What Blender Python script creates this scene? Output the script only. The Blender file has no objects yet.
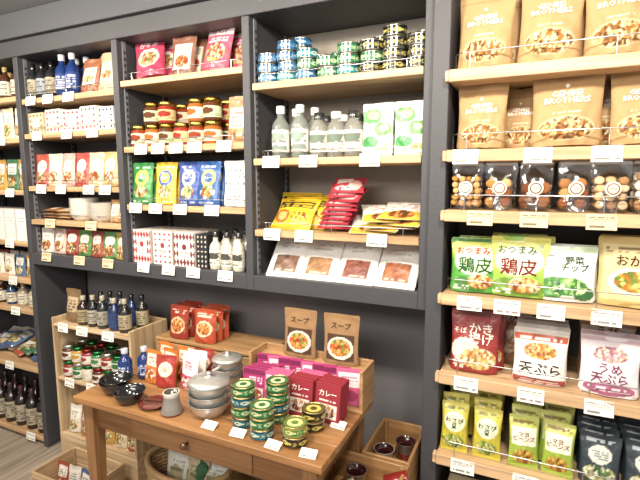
import bpy, bmesh, math, random
import numpy as np
from mathutils import Matrix, Vector
random.seed(7)
sc=bpy.context.scene
try:
    sc.view_settings.view_transform='Standard'
    sc.view_settings.exposure=0.12
except Exception: pass

def H(h):
    if not isinstance(h,str): return tuple(h)
    v=[int(h[i:i+2],16)/255 for i in (0,2,4)]
    l=.3*v[0]+.6*v[1]+.1*v[2]; v=[(c*.89+l*.11)*.97 for c in v]
    return tuple(c/12.92 if c<=.04045 else ((c+.055)/1.055)**2.4 for c in v)

# ------------------------------------------------------------ materials
MATS=[]
def newmat(name):
    m=bpy.data.materials.new(name); m.use_nodes=True
    nt=m.node_tree; b=nt.nodes['Principled BSDF']
    MATS.append(m); return m,nt,b
def attr(nt):
    a=nt.nodes.new('ShaderNodeAttribute'); a.attribute_name='Col'; return a
def simple(name,rough,metal=0,coat=0,bump=0,bscale=60,spec=.5):
    m,nt,b=newmat(name); a=attr(nt)
    nt.links.new(a.outputs['Color'],b.inputs['Base Color'])
    b.inputs['Roughness'].default_value=rough; b.inputs['Metallic'].default_value=metal
    b.inputs['Coat Weight'].default_value=coat
    b.inputs['Specular IOR Level'].default_value=spec
    if bump:
        n=nt.nodes.new('ShaderNodeTexNoise'); n.inputs['Scale'].default_value=bscale
        t=nt.nodes.new('ShaderNodeTexCoord'); nt.links.new(t.outputs['Object'],n.inputs['Vector'])
        bp=nt.nodes.new('ShaderNodeBump'); bp.inputs['Strength'].default_value=bump; bp.inputs['Distance'].default_value=.005
        nt.links.new(n.outputs['Fac'],bp.inputs['Height']); nt.links.new(bp.outputs['Normal'],b.inputs['Normal'])
    return len(MATS)-1
PAPER=simple('printed_paper',.8,spec=.3)
FOILM=simple('printed_film',.38,coat=.18,bump=1,bscale=36)
METAL=simple('tin_metal',.28,metal=1)
GLAZE=simple('glossy_glaze',.18,coat=.4)
PAINT=simple('painted_timber',.55,bump=.15,bscale=90)
KRAFT=simple('kraft_paper',.75,bump=.9,bscale=28,spec=.3)
STEEL=simple('brushed_steel',.34,metal=.75)
def wood(name,sx,sy,sz):
    m,nt,b=newmat(name); a=attr(nt)
    t=nt.nodes.new('ShaderNodeTexCoord'); mp=nt.nodes.new('ShaderNodeMapping')
    mp.inputs['Scale'].default_value=(sx,sy,sz)
    nt.links.new(t.outputs['Object'],mp.inputs['Vector'])
    n=nt.nodes.new('ShaderNodeTexNoise'); n.inputs['Scale'].default_value=1; n.inputs['Detail'].default_value=6; n.inputs['Distortion'].default_value=.6
    nt.links.new(mp.outputs['Vector'],n.inputs['Vector'])
    r=nt.nodes.new('ShaderNodeValToRGB'); r.color_ramp.elements[0].position=.3; r.color_ramp.elements[0].color=(.6,.54,.48,1)
    r.color_ramp.elements[1].position=.68; r.color_ramp.elements[1].color=(1.08,1.05,1.0,1)
    nt.links.new(n.outputs['Fac'],r.inputs['Fac'])
    mx=nt.nodes.new('ShaderNodeMix'); mx.data_type='RGBA'; mx.blend_type='MULTIPLY'; mx.inputs[0].default_value=1
    nt.links.new(a.outputs['Color'],mx.inputs[6]); nt.links.new(r.outputs['Color'],mx.inputs[7])
    nt.links.new(mx.outputs[2],b.inputs['Base Color']); b.inputs['Roughness'].default_value=.45
    bp=nt.nodes.new('ShaderNodeBump'); bp.inputs['Strength'].default_value=.2; bp.inputs['Distance'].default_value=.002
    nt.links.new(n.outputs['Fac'],bp.inputs['Height']); nt.links.new(bp.outputs['Normal'],b.inputs['Normal'])
    return len(MATS)-1
WOODX=wood('wood_grain_x',2.5,45,45)
WOODY=wood('wood_grain_y',45,2.5,45)
WOODZ=wood('wood_grain_z',45,45,2.5)
def film():
    m,nt,b=newmat('clear_film')
    tr=nt.nodes.new('ShaderNodeBsdfTransparent'); gl=nt.nodes.new('ShaderNodeBsdfGlossy'); gl.inputs['Roughness'].default_value=.12
    mx=nt.nodes.new('ShaderNodeMixShader'); mx.inputs[0].default_value=.15
    nt.links.new(tr.outputs[0],mx.inputs[1]); nt.links.new(gl.outputs[0],mx.inputs[2])
    nt.links.new(mx.outputs[0],nt.nodes['Material Output'].inputs['Surface']); return len(MATS)-1
FILM=film()
def glassm():
    m,nt,b=newmat('clear_bottle_glass'); a=attr(nt)
    tr=nt.nodes.new('ShaderNodeBsdfTransparent')
    nt.links.new(a.outputs['Color'],b.inputs['Base Color']); b.inputs['Roughness'].default_value=.08
    mx=nt.nodes.new('ShaderNodeMixShader'); mx.inputs[0].default_value=.42
    nt.links.new(tr.outputs[0],mx.inputs[1]); nt.links.new(b.outputs[0],mx.inputs[2])
    nt.links.new(mx.outputs[0],nt.nodes['Material Output'].inputs['Surface']); return len(MATS)-1
GLASS=glassm()

# ------------------------------------------------------------ mesh builder (chunk = V, idx, lens, per-corner colour, mat, smooth)
def chunk(V,faces,C,M,smooth=False):
    V=np.asarray(V,float).reshape(-1,3)
    lens=np.array([len(f) for f in faces],int)
    idx=np.concatenate([np.asarray(f,int) for f in faces]) if len(faces) else np.zeros(0,int)
    n=len(lens)
    C=np.asarray(C,float)
    if C.ndim==1: C=np.tile(C,(n,1))
    C=np.repeat(C,lens,axis=0)
    M=np.asarray(M,int)
    if M.ndim==0: M=np.full(n,int(M))
    return (V,idx,lens,C,M,np.full(n,smooth))
def gridchunk(V,F,Cv,M,smooth=True):
    I=F.ravel(); return (V,I,np.full(len(F),4),Cv[I],np.full(len(F),M),np.full(len(F),smooth))
def xf(part,T):
    R=np.array(T)[:3,:3]; t=np.array(T)[:3,3]
    return [(c[0]@R.T+t,)+c[1:] for c in part]
def TR(x=0,y=0,z=0,rz=0,lean=0,roll=0):
    return Matrix.Translation((x,y,z))@Matrix.Rotation(math.radians(rz),4,'Z')@Matrix.Rotation(-math.radians(lean),4,'X')@Matrix.Rotation(math.radians(roll),4,'Y')
class B:
    def __init__(s): s.p=[]
    def add(s,part,x=0,y=0,z=0,rz=0,lean=0,roll=0,sit=False):
        q=xf(part,TR(x,y,z,rz,lean,roll))
        if sit:
            mz=min(c[0][:,2].min() for c in q); q=[(c[0]+np.array([0,0,z-mz+.0004]),)+c[1:] for c in q]
        s.p+=q
    def put(s,part,x,y,z,rz=0,lean=0,roll=0): s.add(part,x,y,z,rz,lean,roll,True)
    def done(s,name,parent=None):
        V=[];I=[];L=[];C=[];M=[];S=[];n=0
        for c in s.p:
            V.append(c[0]);I.append(c[1]+n);L.append(c[2]);C.append(c[3]);M.append(c[4]);S.append(c[5]);n+=len(c[0])
        V=np.concatenate(V);I=np.concatenate(I);L=np.concatenate(L);C=np.concatenate(C);M=np.concatenate(M);S=np.concatenate(S)
        ctr=(V.min(0)+V.max(0))/2; ctr[2]=V[:,2].min()
        used=np.unique(M); rem={int(u):k for k,u in enumerate(used)}
        me=bpy.data.meshes.new(name)
        me.vertices.add(len(V)); me.vertices.foreach_set('co',(V-ctr).astype(np.float32).ravel())
        me.loops.add(len(I)); me.loops.foreach_set('vertex_index',I.astype(np.int32))
        me.polygons.add(len(L)); st=np.concatenate([[0],np.cumsum(L)[:-1]])
        me.polygons.foreach_set('loop_start',st.astype(np.int32))
        for u in used: me.materials.append(MATS[int(u)])
        me.polygons.foreach_set('material_index',np.array([rem[int(m)] for m in M],np.int32))
        me.polygons.foreach_set('use_smooth',S.astype(bool))
        me.update(calc_edges=True)
        at=me.color_attributes.new('Col','FLOAT_COLOR','CORNER')
        cc=np.concatenate([C,np.ones((len(C),1))],1)
        at.data.foreach_set('color',cc.astype(np.float32).ravel())
        me.validate()
        o=bpy.data.objects.new(name,me); o.location=ctr; sc.collection.objects.link(o)
        if parent:
            o.parent=parent; o.location=Vector(ctr)-parent.location
        return o

def box(sx,sy,sz,col,mat,bev=.002,off=(0,0,0)):
    bm=bmesh.new(); bmesh.ops.create_cube(bm,size=1)
    for v in bm.verts: v.co=Vector((v.co.x*sx,v.co.y*sy,(v.co.z+.5)*sz))+Vector(off)
    if bev>0: bmesh.ops.bevel(bm,geom=bm.edges[:],offset=min(bev,min(sx,sy,sz)*.3),segments=1,affect='EDGES')
    bm.verts.index_update()
    V=[v.co[:] for v in bm.verts]; F=[[v.index for v in f.verts] for f in bm.faces]
    bm.free(); return [chunk(V,F,H(col),mat)]
def bx(x0,x1,y0,y1,z0,z1,col,mat,bev=.002):
    return box(x1-x0,y1-y0,z1-z0,col,mat,bev,((x0+x1)/2,(y0+y1)/2,z0))

def paint(U,W,base,layers,seed=1):
    rs=np.random.RandomState(seed)
    C=np.tile(np.array(H(base)),(len(U),1))
    for L in layers:
        k=L[0]
        if k=='r':
            m=(U>L[1])&(U<L[3])&(W>L[2])&(W<L[4]); C[m]=H(L[5])
        elif k=='e':
            m=((U-L[1])/L[3])**2+((W-L[2])/L[4])**2<1; C[m]=H(L[5])
        elif k in('p','q'):
            if k=='p': m=((U-L[1])/L[3])**2+((W-L[2])/L[4])**2<1
            else: m=(U>L[1])&(U<L[3])&(W>L[2])&(W<L[4])
            n=L[6] if len(L)>6 else 12
            cols=np.array([H(c) for c in L[5]])
            if m.any():
                lo=np.array([U[m].min(),W[m].min()]); hi=np.array([U[m].max(),W[m].max()])
                cnt=max(8,int(n*n*(hi-lo).prod()*1.3)); pts=lo+rs.rand(cnt,2)*(hi-lo); cc=cols[rs.randint(0,len(cols),cnt)]*(.75+.45*rs.rand(cnt,1))
                d=(U[m][:,None]-pts[None,:,0])**2+(W[m][:,None]-pts[None,:,1])**2
                ii=d.argmin(1); dm=np.sqrt(d.min(1))*n
                C[m]=cc[ii]*(1.08-np.clip(dm,0,1)*.45)[:,None]
        elif k=='t':
            rows=L[6]; vv=(W-L[2])/(L[4]-L[2])*rows; uu=(U-L[1])/(L[3]-L[1])
            m=(uu>0)&(uu<1)&(vv>0)&(vv<rows)&((vv%1)<.6)
            nc=L[7] if len(L)>7 else 10
            tab=rs.rand(rows+1,nc+1)<.72
            m2=m.copy(); m2[m]=tab[vv[m].astype(int),(uu[m]*nc).astype(int)]
            C[m2]=.75*np.array(H(L[5]))+.25*C[m2]
        elif k=='g':
            t=np.clip((W-L[2])/(L[3]-L[2]),0,1)[:,None]; C=C*(1-t)+np.array(H(L[1]))*t
        elif k=='d':
            a=np.abs((U*L[5])%1-.5)+np.abs((W*L[6])%1-.5)
            m=(U>L[1])&(U<L[3])&(W>L[2])&(W<L[4])&(a<L[8]); C[m]=H(L[7])
        elif k=='tri':
            a=((U*L[1]+W*L[2])%1<.5)^((U*L[1]-W*L[2])%1<.5); C[a]=H(L[3])
    return C

def gridfaces(nx,nz):
    i,j=np.meshgrid(np.arange(nx),np.arange(nz),indexing='ij'); w=nz+1
    a=i*w+j; return np.stack([a,a+w,a+w+1,a+1],-1).reshape(-1,4)
def UW(nx,nz):
    U,W=np.meshgrid(np.linspace(0,1,nx+1),np.linspace(0,1,nz+1),indexing='ij'); return U.ravel(),W.ravel()

_tc={}
def textgeo(s):
    if s in _tc: return _tc[s]
    cu=bpy.data.curves.new('t','FONT'); cu.body=s; cu.align_x='CENTER'; cu.resolution_u=1; cu.space_line=.85
    cu.offset=.012
    o=bpy.data.objects.new('t',cu); sc.collection.objects.link(o)
    dg=bpy.context.evaluated_depsgraph_get(); dg.update()
    me=o.evaluated_get(dg).to_mesh()
    V=np.array([v.co[:] for v in me.vertices]).reshape(-1,3); F=[list(p.vertices) for p in me.polygons]
    bpy.data.objects.remove(o); bpy.data.curves.remove(cu)
    if len(V):
        V=V-(V.min(0)+V.max(0))/2; V/= (V[:,0].max()-V[:,0].min())
    _tc[s]=(V,F); return _tc[s]

def pouch(w,h,d,base,layers=(),texts=(),kind='stand',mat=None,nx=26,nz=34,seed=1,backcol=None,side=None):
    if mat is None: mat=FOILM
    rs=np.random.RandomState(seed); ph=rs.rand(6)*6.28
    def surf(U,W):
        a=np.clip(4*U*(1-U),0,1)**.55
        if kind=='stand': g=np.where(W<.1,.85+1.5*W,1-np.clip((W-.1)/.8,0,1)**1.4)
        elif kind=='flat': g=np.sin(np.pi*np.clip((W-.03)/.94,0,1))**.3
        else: g=np.sin(np.pi*np.clip((W-.07)/.86,0,1)).clip(0)**.6
        wob=.13*np.sin(U*9+W*7+ph[0])*np.sin(W*11+ph[1])+.07*np.sin(U*23+ph[2]+W*5)*np.sin(W*19-U*6+ph[3])
        wave=.08*d*np.sin(U*7+ph[4])*np.clip((W-.8)/.15,0,1) if kind=='stand' else 0
        return -d/2*a*g*(1+wob), wave
    def xw(U,W):
        if kind=='pillow': return (U-.5)*w*(1-.07*np.sin(np.pi*np.clip((W-.07)/.86,0,1)))
        if kind=='stand': return (U-.5)*w*(1-.06*np.sin(np.pi*np.clip(W*1.1,0,1))-.07*np.clip((.05-W)/.05,0,1)-.03*np.clip((W-.97)/.03,0,1))
        return (U-.5)*w
    U,W=UW(nx,nz); y,wv=surf(U,W)
    out=[gridchunk(np.stack([xw(U,W),y+wv,W*h],1),gridfaces(nx,nz),paint(U,W,base,layers,seed),mat)]
    mx,mz=(nx,8)
    U,W=UW(mx,mz); y,wv=surf(U,W)
    out.append(gridchunk(np.stack([xw(U,W),-y+wv,W*h],1),gridfaces(mx,mz)[:,::-1],np.tile(H(backcol or base),(len(U),1)),mat))
    if kind=='stand':
        us=np.linspace(0,1,nx+1); ws=us*0; y,_=surf(us,ws)
        f=np.stack([xw(us,ws),y,ws],1); b=np.stack([xw(us,ws),-y,ws],1)
        V=np.concatenate([f,b]); FF=[[i,nx+1+i,nx+2+i,i+1] for i in range(nx)]
        out.append(chunk(V,FF,H(backcol or base),mat))
    for T in texts:
        V,Ft=textgeo(T[0])
        if not len(V): continue
        s=T[3]*w; x=V[:,0]*s+(T[1]-.5)*w; z=V[:,1]*s+T[2]*h
        u=x/w+.5; v=z/h; y,wv=surf(np.clip(u,0,1),np.clip(v,0,1))
        out.append(chunk(np.stack([x,y+wv-.001-.03*d,z],1),Ft,H(T[4]),PAPER))
    return out
def carton(w,h,d,base,layers=(),texts=(),mat=None,nx=24,nz=30,seed=1,side=None):
    if mat is None: mat=PAPER
    out=box(w,d,h,side or base,mat,.0012)
    U,W=UW(nx,nz)
    V=np.stack([(U-.5)*w*.985,U*0-d/2-.0004,W*h*.985+h*.007],1)
    out.append(gridchunk(V,gridfaces(nx,nz),paint(U,W,base,layers,seed),mat,False))
    for T in texts:
        V,Ft=textgeo(T[0]); s=T[3]*w
        if not len(V): continue
        out.append(chunk(np.stack([V[:,0]*s+(T[1]-.5)*w,V[:,0]*0-d/2-.0009,V[:,1]*s+T[2]*h],1),Ft,H(T[4]),PAPER))
    return out
def lathe(prof,cols,mats,seg=24,sx=1,sy=1):
    th=np.linspace(0,2*math.pi,seg,endpoint=False); n=len(prof)
    V=[];F=[];C=[];M=[]
    for r,z in prof:
        for t in th: V.append((r*math.cos(t)*sx,r*math.sin(t)*sy,z))
    for k in range(n-1):
        c=H(cols[k] if isinstance(cols,(list,tuple)) else cols)
        m=mats[k] if isinstance(mats,(list,tuple)) else mats
        for s in range(seg):
            s2=(s+1)%seg; F.append([k*seg+s,k*seg+s2,(k+1)*seg+s2,(k+1)*seg+s]); C.append(c); M.append(m)
    return [chunk(V,F,C,M,True)]
def wrap(r,z0,z1,base,layers,nu=40,nz=10,mat=None,seed=1,arc=1.0):
    U,W=UW(nu,nz)
    th=-math.pi/2+(U-.5)*2*math.pi*arc
    V=np.stack([r*np.cos(th),r*np.sin(th),z0+(z1-z0)*W],1)
    return [gridchunk(V,gridfaces(nu,nz),paint(U,W,base,layers,seed),PAPER if mat is None else mat)]
def tube(pts,r,col,mat,seg=6):
    V=[];F=[];P=[Vector(p) for p in pts];n=len(P)
    for i,p in enumerate(P):
        d=(P[min(i+1,n-1)]-P[max(i-1,0)]).normalized()
        a=d.orthogonal().normalized() if abs(d.z)>.95 else d.cross(Vector((0,0,1))).normalized(); b=d.cross(a)
        for s in range(seg):
            t=2*math.pi*s/seg; V.append((p+a*r*math.cos(t)+b*r*math.sin(t))[:])
    for i in range(n-1):
        for s in range(seg):
            s2=(s+1)%seg; F.append([i*seg+s,i*seg+s2,(i+1)*seg+s2,(i+1)*seg+s])
    return [chunk(V,F,H(col),mat,True)]

# ------------------------------------------------------------ product kinds
def can(r,h,side,lab,lid,seed=1,accent='f0e8c8',rim='b8b4a4'):
    p=lathe([(0,0),(r*.94,0),(r,.002),(r,.004)],rim,METAL,28)
    p+=lathe([(r,h-.004),(r+.0008,h-.002),(r*.97,h),(r*.93,h-.0005),(r*.91,h-.003)],rim,METAL,28)
    p+=lathe([(r*.91,h-.003),(r*.62,h-.0028)],lid,GLAZE,28)+lathe([(r*.62,h-.0028),(r*.3,h-.0026)],accent,GLAZE,28)+lathe([(r*.3,h-.0026),(.0001,h-.0026)],lid,GLAZE,28)
    L=[('r',0,.84,1,1,lab),('r',0,0,1,.12,lab)]
    for i in range(4):
        u=.125+.25*i
        L+=[('e',u,.5,.06,.24,accent),('e',u-.015,.52,.02,.1,side),('r',u+.045,.42,u+.085,.58,accent),('t',u+.1,.25,u+.16,.75,accent,3,3)]
    p+=wrap(r,.004,h-.004,side,L,72,14,GLAZE,seed)
    return p
def jar(r,h,cont,lid,lab,seed=1,txt='5a3a20'):
    p=lathe([(0,0),(r*.9,0),(r,.006),(r,h*.72),(r*.82,h*.8)],cont,GLAZE,22)
    p+=lathe([(r*.86,h*.79),(r*.9,h*.8),(r*.9,h*.98),(r*.84,h),(0,h)],lid,METAL,22)
    p+=wrap(r+.0008,h*.14,h*.62,lab,[('e',.5,.6,.2,.28,cont),('t',.15,.12,.85,.35,txt,2,14)],34,14,PAPER,seed,.7)
    return p
def bottle(r,h,body,cap,lab,seed=1,txt='303030',neck=.35,shoulder=.62,band=None,mat=None,art=None):
    m=GLAZE if mat is None else mat
    p=lathe([(0,0),(r*.92,0),(r,.006),(r,h*shoulder),(r*.85,h*(shoulder+.06)),(r*neck,h*(shoulder+.16)),(r*neck,h*.86)],body,m,20)
    p+=lathe([(r*neck*1.15,h*.85),(r*neck*1.2,h*.99),(r*neck,h),(0,h)],cap,GLAZE,16)
    p+=wrap(r+.0008,h*.12,h*(shoulder-.08),lab,[('t',.2,.1,.8,.9,txt,5,10)]+([('r',0,.35,1,.6,band)] if band else [])+(art or []),30,16,PAPER,seed,.7)
    return p
def bowl(r,h,col,rim,foot=.55,mat=None):
    pr=[(0,.004),(r*foot,.004),(r*foot,0),(r*foot*1.04,0),(r*.8,h*.35),(r*.95,h*.75),(r,h*.97),(r*1.02,h),(r*.97,h*.99),(r*.9,h*.72),(r*.7,h*.3),(r*.4,h*.14),(0,h*.12)]
    cols=[col]*6+[rim,rim]+[col]*4
    return lathe(pr,cols,GLAZE if mat is None else mat,36)
def tag(w=.075,h=.045,seed=1,acc='333333'):
    return carton(w,h,.0015,'f2efe6',[('t',.1,.12,.6,.36,acc,1,8),('t',.68,.12,.92,.4,acc,1,3),('t',.08,.5,.92,.86,'6a6a6a',3,16)],nx=44,nz=20,seed=seed)
TAGS=[tag(seed=i,acc=a) for i,a in enumerate(['222222','444444','333333','502020'])]
TAGK=[carton(.075,.045,.0015,'d8c6a0',[('t',.1,.12,.6,.36,'3a2a1a',1,8),('t',.08,.5,.92,.86,'5a4a3a',3,16)],nx=44,nz=20,seed=9)]

# ------------------------------------------------------------ room
def roomobj(name,x0,x1,y0,y1,z0,z1,col,mat):
    b=B(); b.add(bx(x0,x1,y0,y1,z0,z1,col,mat,0)); return b.done(name)
roomobj('wall_back',-4.2,1.6,1.88,1.98,0,2.5,'706d70',PAINT)
roomobj('wall_left',-4.32,-4.2,-2.0,1.98,0,2.5,'8a8884',PAINT)
roomobj('ceiling',-4.32,1.6,-2.0,1.98,2.32,2.42,'989ca4',PAINT)
b=B()
for i in range(0,30):
    x=-4.2+i*.2
    b.add(bx(x,x+.197,-2.0,1.86,-.03,0,random.choice(['a59a8c','9d9284','aba093']),WOODY,.001))
b.done('floor')

# ------------------------------------------------------------ left shelving unit
DG='424247'; WC='d2ad82'
YF,YB=1.55,1.86
posts=[-3.13,-2.435,-1.736,-1.0385,-.333]
PT=.034
bays={0:[1.93,1.72,1.447,1.17,.963,.79,.455,.05],1:[1.91,1.736,1.469,1.295],2:[1.94,1.65,1.389],3:[1.87,1.584,1.303]}
b=B()
for i,x in enumerate(posts):
    z0=0 if i<=1 else 1.054
    b.add(bx(x-PT/2,x+PT/2,YF,YB-.001,z0,2.12,DG,PAINT))
    if i<4:
        xs=x+PT/2
        for yy in (YF+.03,YB-.04):
            b.add(bx(xs,xs+.004,yy,yy+.02,max(z0,1.116),2.12,'74767c',PAINT,.0005))
            for k in range(34):
                zz=1.14+k*.028
                b.add(bx(xs+.004,xs+.0062,yy+.006,yy+.014,zz,zz+.012,'1c1d20',PAINT,0))
for k in range(1,4):
    xa,xb=posts[k]+PT/2,posts[k+1]-PT/2
    b.add(bx(xa,xb,YF+.001,YB-.001,1.054,1.116,DG,PAINT))
    b.add(bx(xa,xb,YB-.001,YB+.012,1.054,2.12,['','6c6966','6c6863','908578'][k],PAINT,0))
b.add(bx(posts[0],posts[1],YB-.001,YB+.012,0,2.12,'4e4d50',PAINT,0))
b.add(bx(posts[0],posts[4],YF-.004,YB-.001,2.12,2.2,DG,PAINT))
b.add(bx(-4.13,posts[4],YF-.03,YB-.001,2.2,2.319,'4a4c52',PAINT))
for k in bays:
    xa,xb=posts[k]+PT/2+.001,posts[k+1]-PT/2-.001
    for z in bays[k]:
        b.add(bx(xa+.006,xb-.002,YF+.004,YB-.004,z-.026,z,WC,WOODX))
for z in [0.05,.455,.79,.963,1.17,1.447,1.72,1.93]:
    b.add(bx(-4.1,-3.15,YF+.004,YB-.004,z-.026,z,WC,WOODX))
b.add(bx(-4.13,-4.1,YF,YB-.001,0,2.195,DG,PAINT))
UL=b.done('display_shelving_unit')

# ------------------------------------------------------------ right shelving unit
RY=1.48
rs_z=[1.833,1.593,1.407,1.137,.869,.582,.25]
b=B()
b.add(bx(-.333+.018,-.262,RY+.03,YB-.001,0,2.319,DG,PAINT))
b.add(bx(.62,.68,RY+.03,YB-.001,0,2.319,DG,PAINT))
b.add(bx(-.262,.62,YB-.02,YB-.001,0,2.319,'5a524c',PAINT))
for z in rs_z:
    b.add(bx(-.258,.616,RY,YB-.022,z-.036,z,'d8b48a',WOODX))
    b.add(bx(-.27,-.258,RY+.002,RY+.03,z-.034,z-.002,'d8b48a',WOODX))
UR=b.done('display_shelving_unit')

def guard(b,xa,xb,y,z,h):
    pts=[(xa,y+.06,z),(xa,y+.058,z+h*.7),(xa+.004,y+.03,z+h),(xa+.02,y+.004,z+h),(xa+.04,y,z+h)]
    q=[(2*((xa+xb)/2)-p[0],p[1],p[2]) for p in pts][::-1]
    b.add(tube(pts+q,.0018,'d0d0d4',METAL))
    for i in range(3):
        x=xa+.05+(xb-xa-.1)*i/2; b.add(tube([(x,y,z+h),(x,y,z)],.0015,'d0d0d4',METAL))
b=B()
for k in (1,2,3):
    xa,xb=posts[k]+PT/2+.02,posts[k+1]-PT/2-.01
    for z in bays[k]: guard(b,xa,xb,YF+.012,z,.03)
b.done('wire_guard',UL)
b=B()
for z in rs_z[:6]: guard(b,-.25,.6,RY+.012,z,.048)
b.done('wire_guard',UR)

b=B(); n=0
tagsx={3:{1.87:[],1.584:[-.93,-.77,-.53],1.303:[-.93,-.79,-.5],1.116:[]},
 2:{1.94:[],1.65:[-1.6,-1.5,-1.4,-1.3,-1.15],1.389:[-1.65,-1.53,-1.39,-1.22],1.116:[-1.62,-1.47,-1.33,-1.16]},
 1:{1.91:[-2.33,-2.2,-2.05],1.736:[-2.3,-2.08,-1.9],1.469:[-2.3,-2.15,-1.95,-1.84],1.295:[-2.25,-1.95],1.116:[-2.3,-2.05,-1.85]},
 0:{1.93:[-2.7],1.72:[-2.6],1.447:[-2.56],1.17:[-2.6],.963:[-2.6,-2.8],.79:[-2.6],.455:[-2.7],.05:[-2.56]}}
for k in tagsx:
    for z,xs in tagsx[k].items():
        for x in xs:
            n+=1; b.add(TAGK[0] if (k==1 and z<1.3) else TAGS[n%4],x,YF-.006,z-.036,random.uniform(-2,2),8)
b.done('price_cards',UL)
b=B()
for z,xs,kk in [(1.593,[-.2,.0,.17],0),(1.407,[-.15,.0,.17],1),(1.137,[-.17,-.06,.06,.2],0),(.869,[-.17,.02,.2],0),(.582,[-.17,.02,.2],0)]:
    for x in xs:
        n+=1; b.add(TAGK[0] if kk else TAGS[n%4],x,RY-.005,z-.044,random.uniform(-2,2),8)
b.done('price_cards',UR)

# ================================================================ CENTRE BAY
Z=1.87
BLUE=can(.041,.036,'1a5f94','0d3e66','256f98',1,'a8c8cc'); TEAL=can(.041,.036,'188088','0a5060','1f8088',2,'c8d8b8')
GRN=can(.041,.036,'267a48','164f30','3a8a58',3,'c8d4a0'); BLK=can(.041,.036,'24261e','12120e','3a3a28',4,'c8b45a')
b=B()
cols=[[BLUE,BLUE,BLUE],[TEAL,BLUE,BLUE,BLUE],[BLUE,GRN,TEAL],[GRN,GRN],[TEAL,GRN,GRN],[BLK,GRN,BLK],[BLK,BLK,BLK,BLK],[BLK,BLK,BLK]]
for i,c in enumerate(cols):
    x=-.965+i*.0835
    for j,q in enumerate(c):
        b.add(q,x+random.uniform(-.003,.003),1.60+random.uniform(-.004,.004),Z+.0005+j*.0364,random.uniform(-60,60))
    for j in range(len(c)+(1 if i%2 else 0)):
        b.add(c[min(j,len(c)-1)],x+.01 if i<7 else x,1.70,Z+.0005+j*.0364,random.uniform(-60,60))
b.done('canned_fish_stack')

Z=1.584
b=B()
art1=[('e',.5,.7,.22,.2,'8a9a90'),('r',.2,.1,.8,.3,'7a8a80')]
for k,x in enumerate([-.915,-.83]):
    q=bottle(.034,.2,'9aa39a','e0e0dc','e8e6dc',k,neck=.42,mat=GLASS,art=art1)
    b.put(q,x,1.60,Z); b.put(q,x+.02,1.69,Z)
for k,x in enumerate([-.75,-.68,-.612]):
    q=bottle(.034,.165,'a8a89c',['2c2c2c','e8e8e2','2c2c2c'][k],'ece8dc',k+4,neck=.5,shoulder=.66,mat=GLASS,art=[('e',.5,.65,.25,.22,'6b7a6c')])
    b.put(q,x,1.60,Z); b.put(q,x-.01,1.69,Z)
b.done('dressing_bottles')
b=B()
gp=pouch(.115,.185,.04,'e9ece2',[('e',.3,.75,.35,.16,'4aa048'),('e',.34,.77,.2,.09,'a8cc80'),('e',.7,.5,.3,.14,'5aa84a'),('e',.3,.25,.3,.12,'2f8a41'),('e',.72,.52,.14,.06,'d8e4a8'),('r',.55,.1,.9,.22,'d8cc5a'),('t',.15,.02,.85,.1,'306030',2,12)],seed=3)
for x in (-.52,-.40):
    for k in range(3): b.put(gp,x,1.595+k*.038,Z,random.uniform(-4,4),4)
b.done('herb_tea_pouches')

Z=1.303
yb=pouch(.2,.15,.045,'e6bf20',[('r',0,.0,1,.07,'c89818'),('r',0,.93,1,1,'c89818'),('r',.05,.62,.95,.88,'2a2a26'),('t',.1,.66,.9,.84,'e6bf20',2,10),('e',.25,.36,.2,.2,'c85a20'),('e',.25,.36,.13,.13,'e8b060')],[('うま塩\nスナック',.68,.36,.4,'7a1d10')],'pillow',seed=5)
b=B()
for k,(x,y,lean,rz) in enumerate([(-.90,1.63,38,-8),(-.86,1.66,34,3),(-.83,1.70,30,8),(-.92,1.72,24,-5)]):
    b.put(yb,x,y,Z+k*.002,rz,lean)
b.done('snack_bags')
rp=pouch(.13,.1,.022,'b02f3e',[('r',.1,.5,.6,.85,'f0e8de'),('e',.72,.4,.2,.28,'e8bab0'),('t',.12,.12,.6,.42,'f5efe8',3,8)],kind='pillow',nx=24,nz=18,seed=6)
b=B()
for k in range(9):
    b.add(rp,-.70+.006*k+random.uniform(-.008,.008),1.60+.003*k,Z+.014+k*.017,random.uniform(-12,12),72-k*2)
b.done('noodle_packets')
wp=pouch(.17,.19,.03,'e6dfd0',[('r',0,0,1,.3,'d8b43c'),('e',.5,.6,.35,.2,'f2eee4'),('p',.5,.2,.3,.13,['a0522d','d89040','6a3a1a']),('t',.2,.45,.8,.8,'b03020',4,8)],kind='pillow',seed=8)
b=B()
for k,(x,rz) in enumerate([(-.53,15),(-.52,-10),(-.47,6),(-.44,-14),(-.48,20),(-.43,2)]):
    b.put(wp,x,1.58,Z+.004+ (k//2)*.022+(k%2)*.011,rz,74)
b.done('rice_cracker_bags')

Z=1.116
b=B()
for k,(x,c,c2) in enumerate([(-.90,'7c5848','86624e'),(-.755,'a2744a','ae8054'),(-.60,'8a4a3e','965648'),(-.445,'a8603e','b46c48')]):
    p=pouch(.155,.205,.022,'e8e6e2',[('q',.16,.1,.84,.5,[c,c2,c],12),('t',.24,.14,.76,.2,'e0d4c4',1,9),('t',.26,.66,.74,.8,'8a8a88',3,9),('r',0,.93,1,.945,'cfcdc8')],kind='flat',seed=20+k)
    b.put(p,x,1.575,Z+.0,3-2*k,42)
    b.put(p,x,1.60,Z+.004,-2,40)
b.done('dried_snack_pouches')

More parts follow.
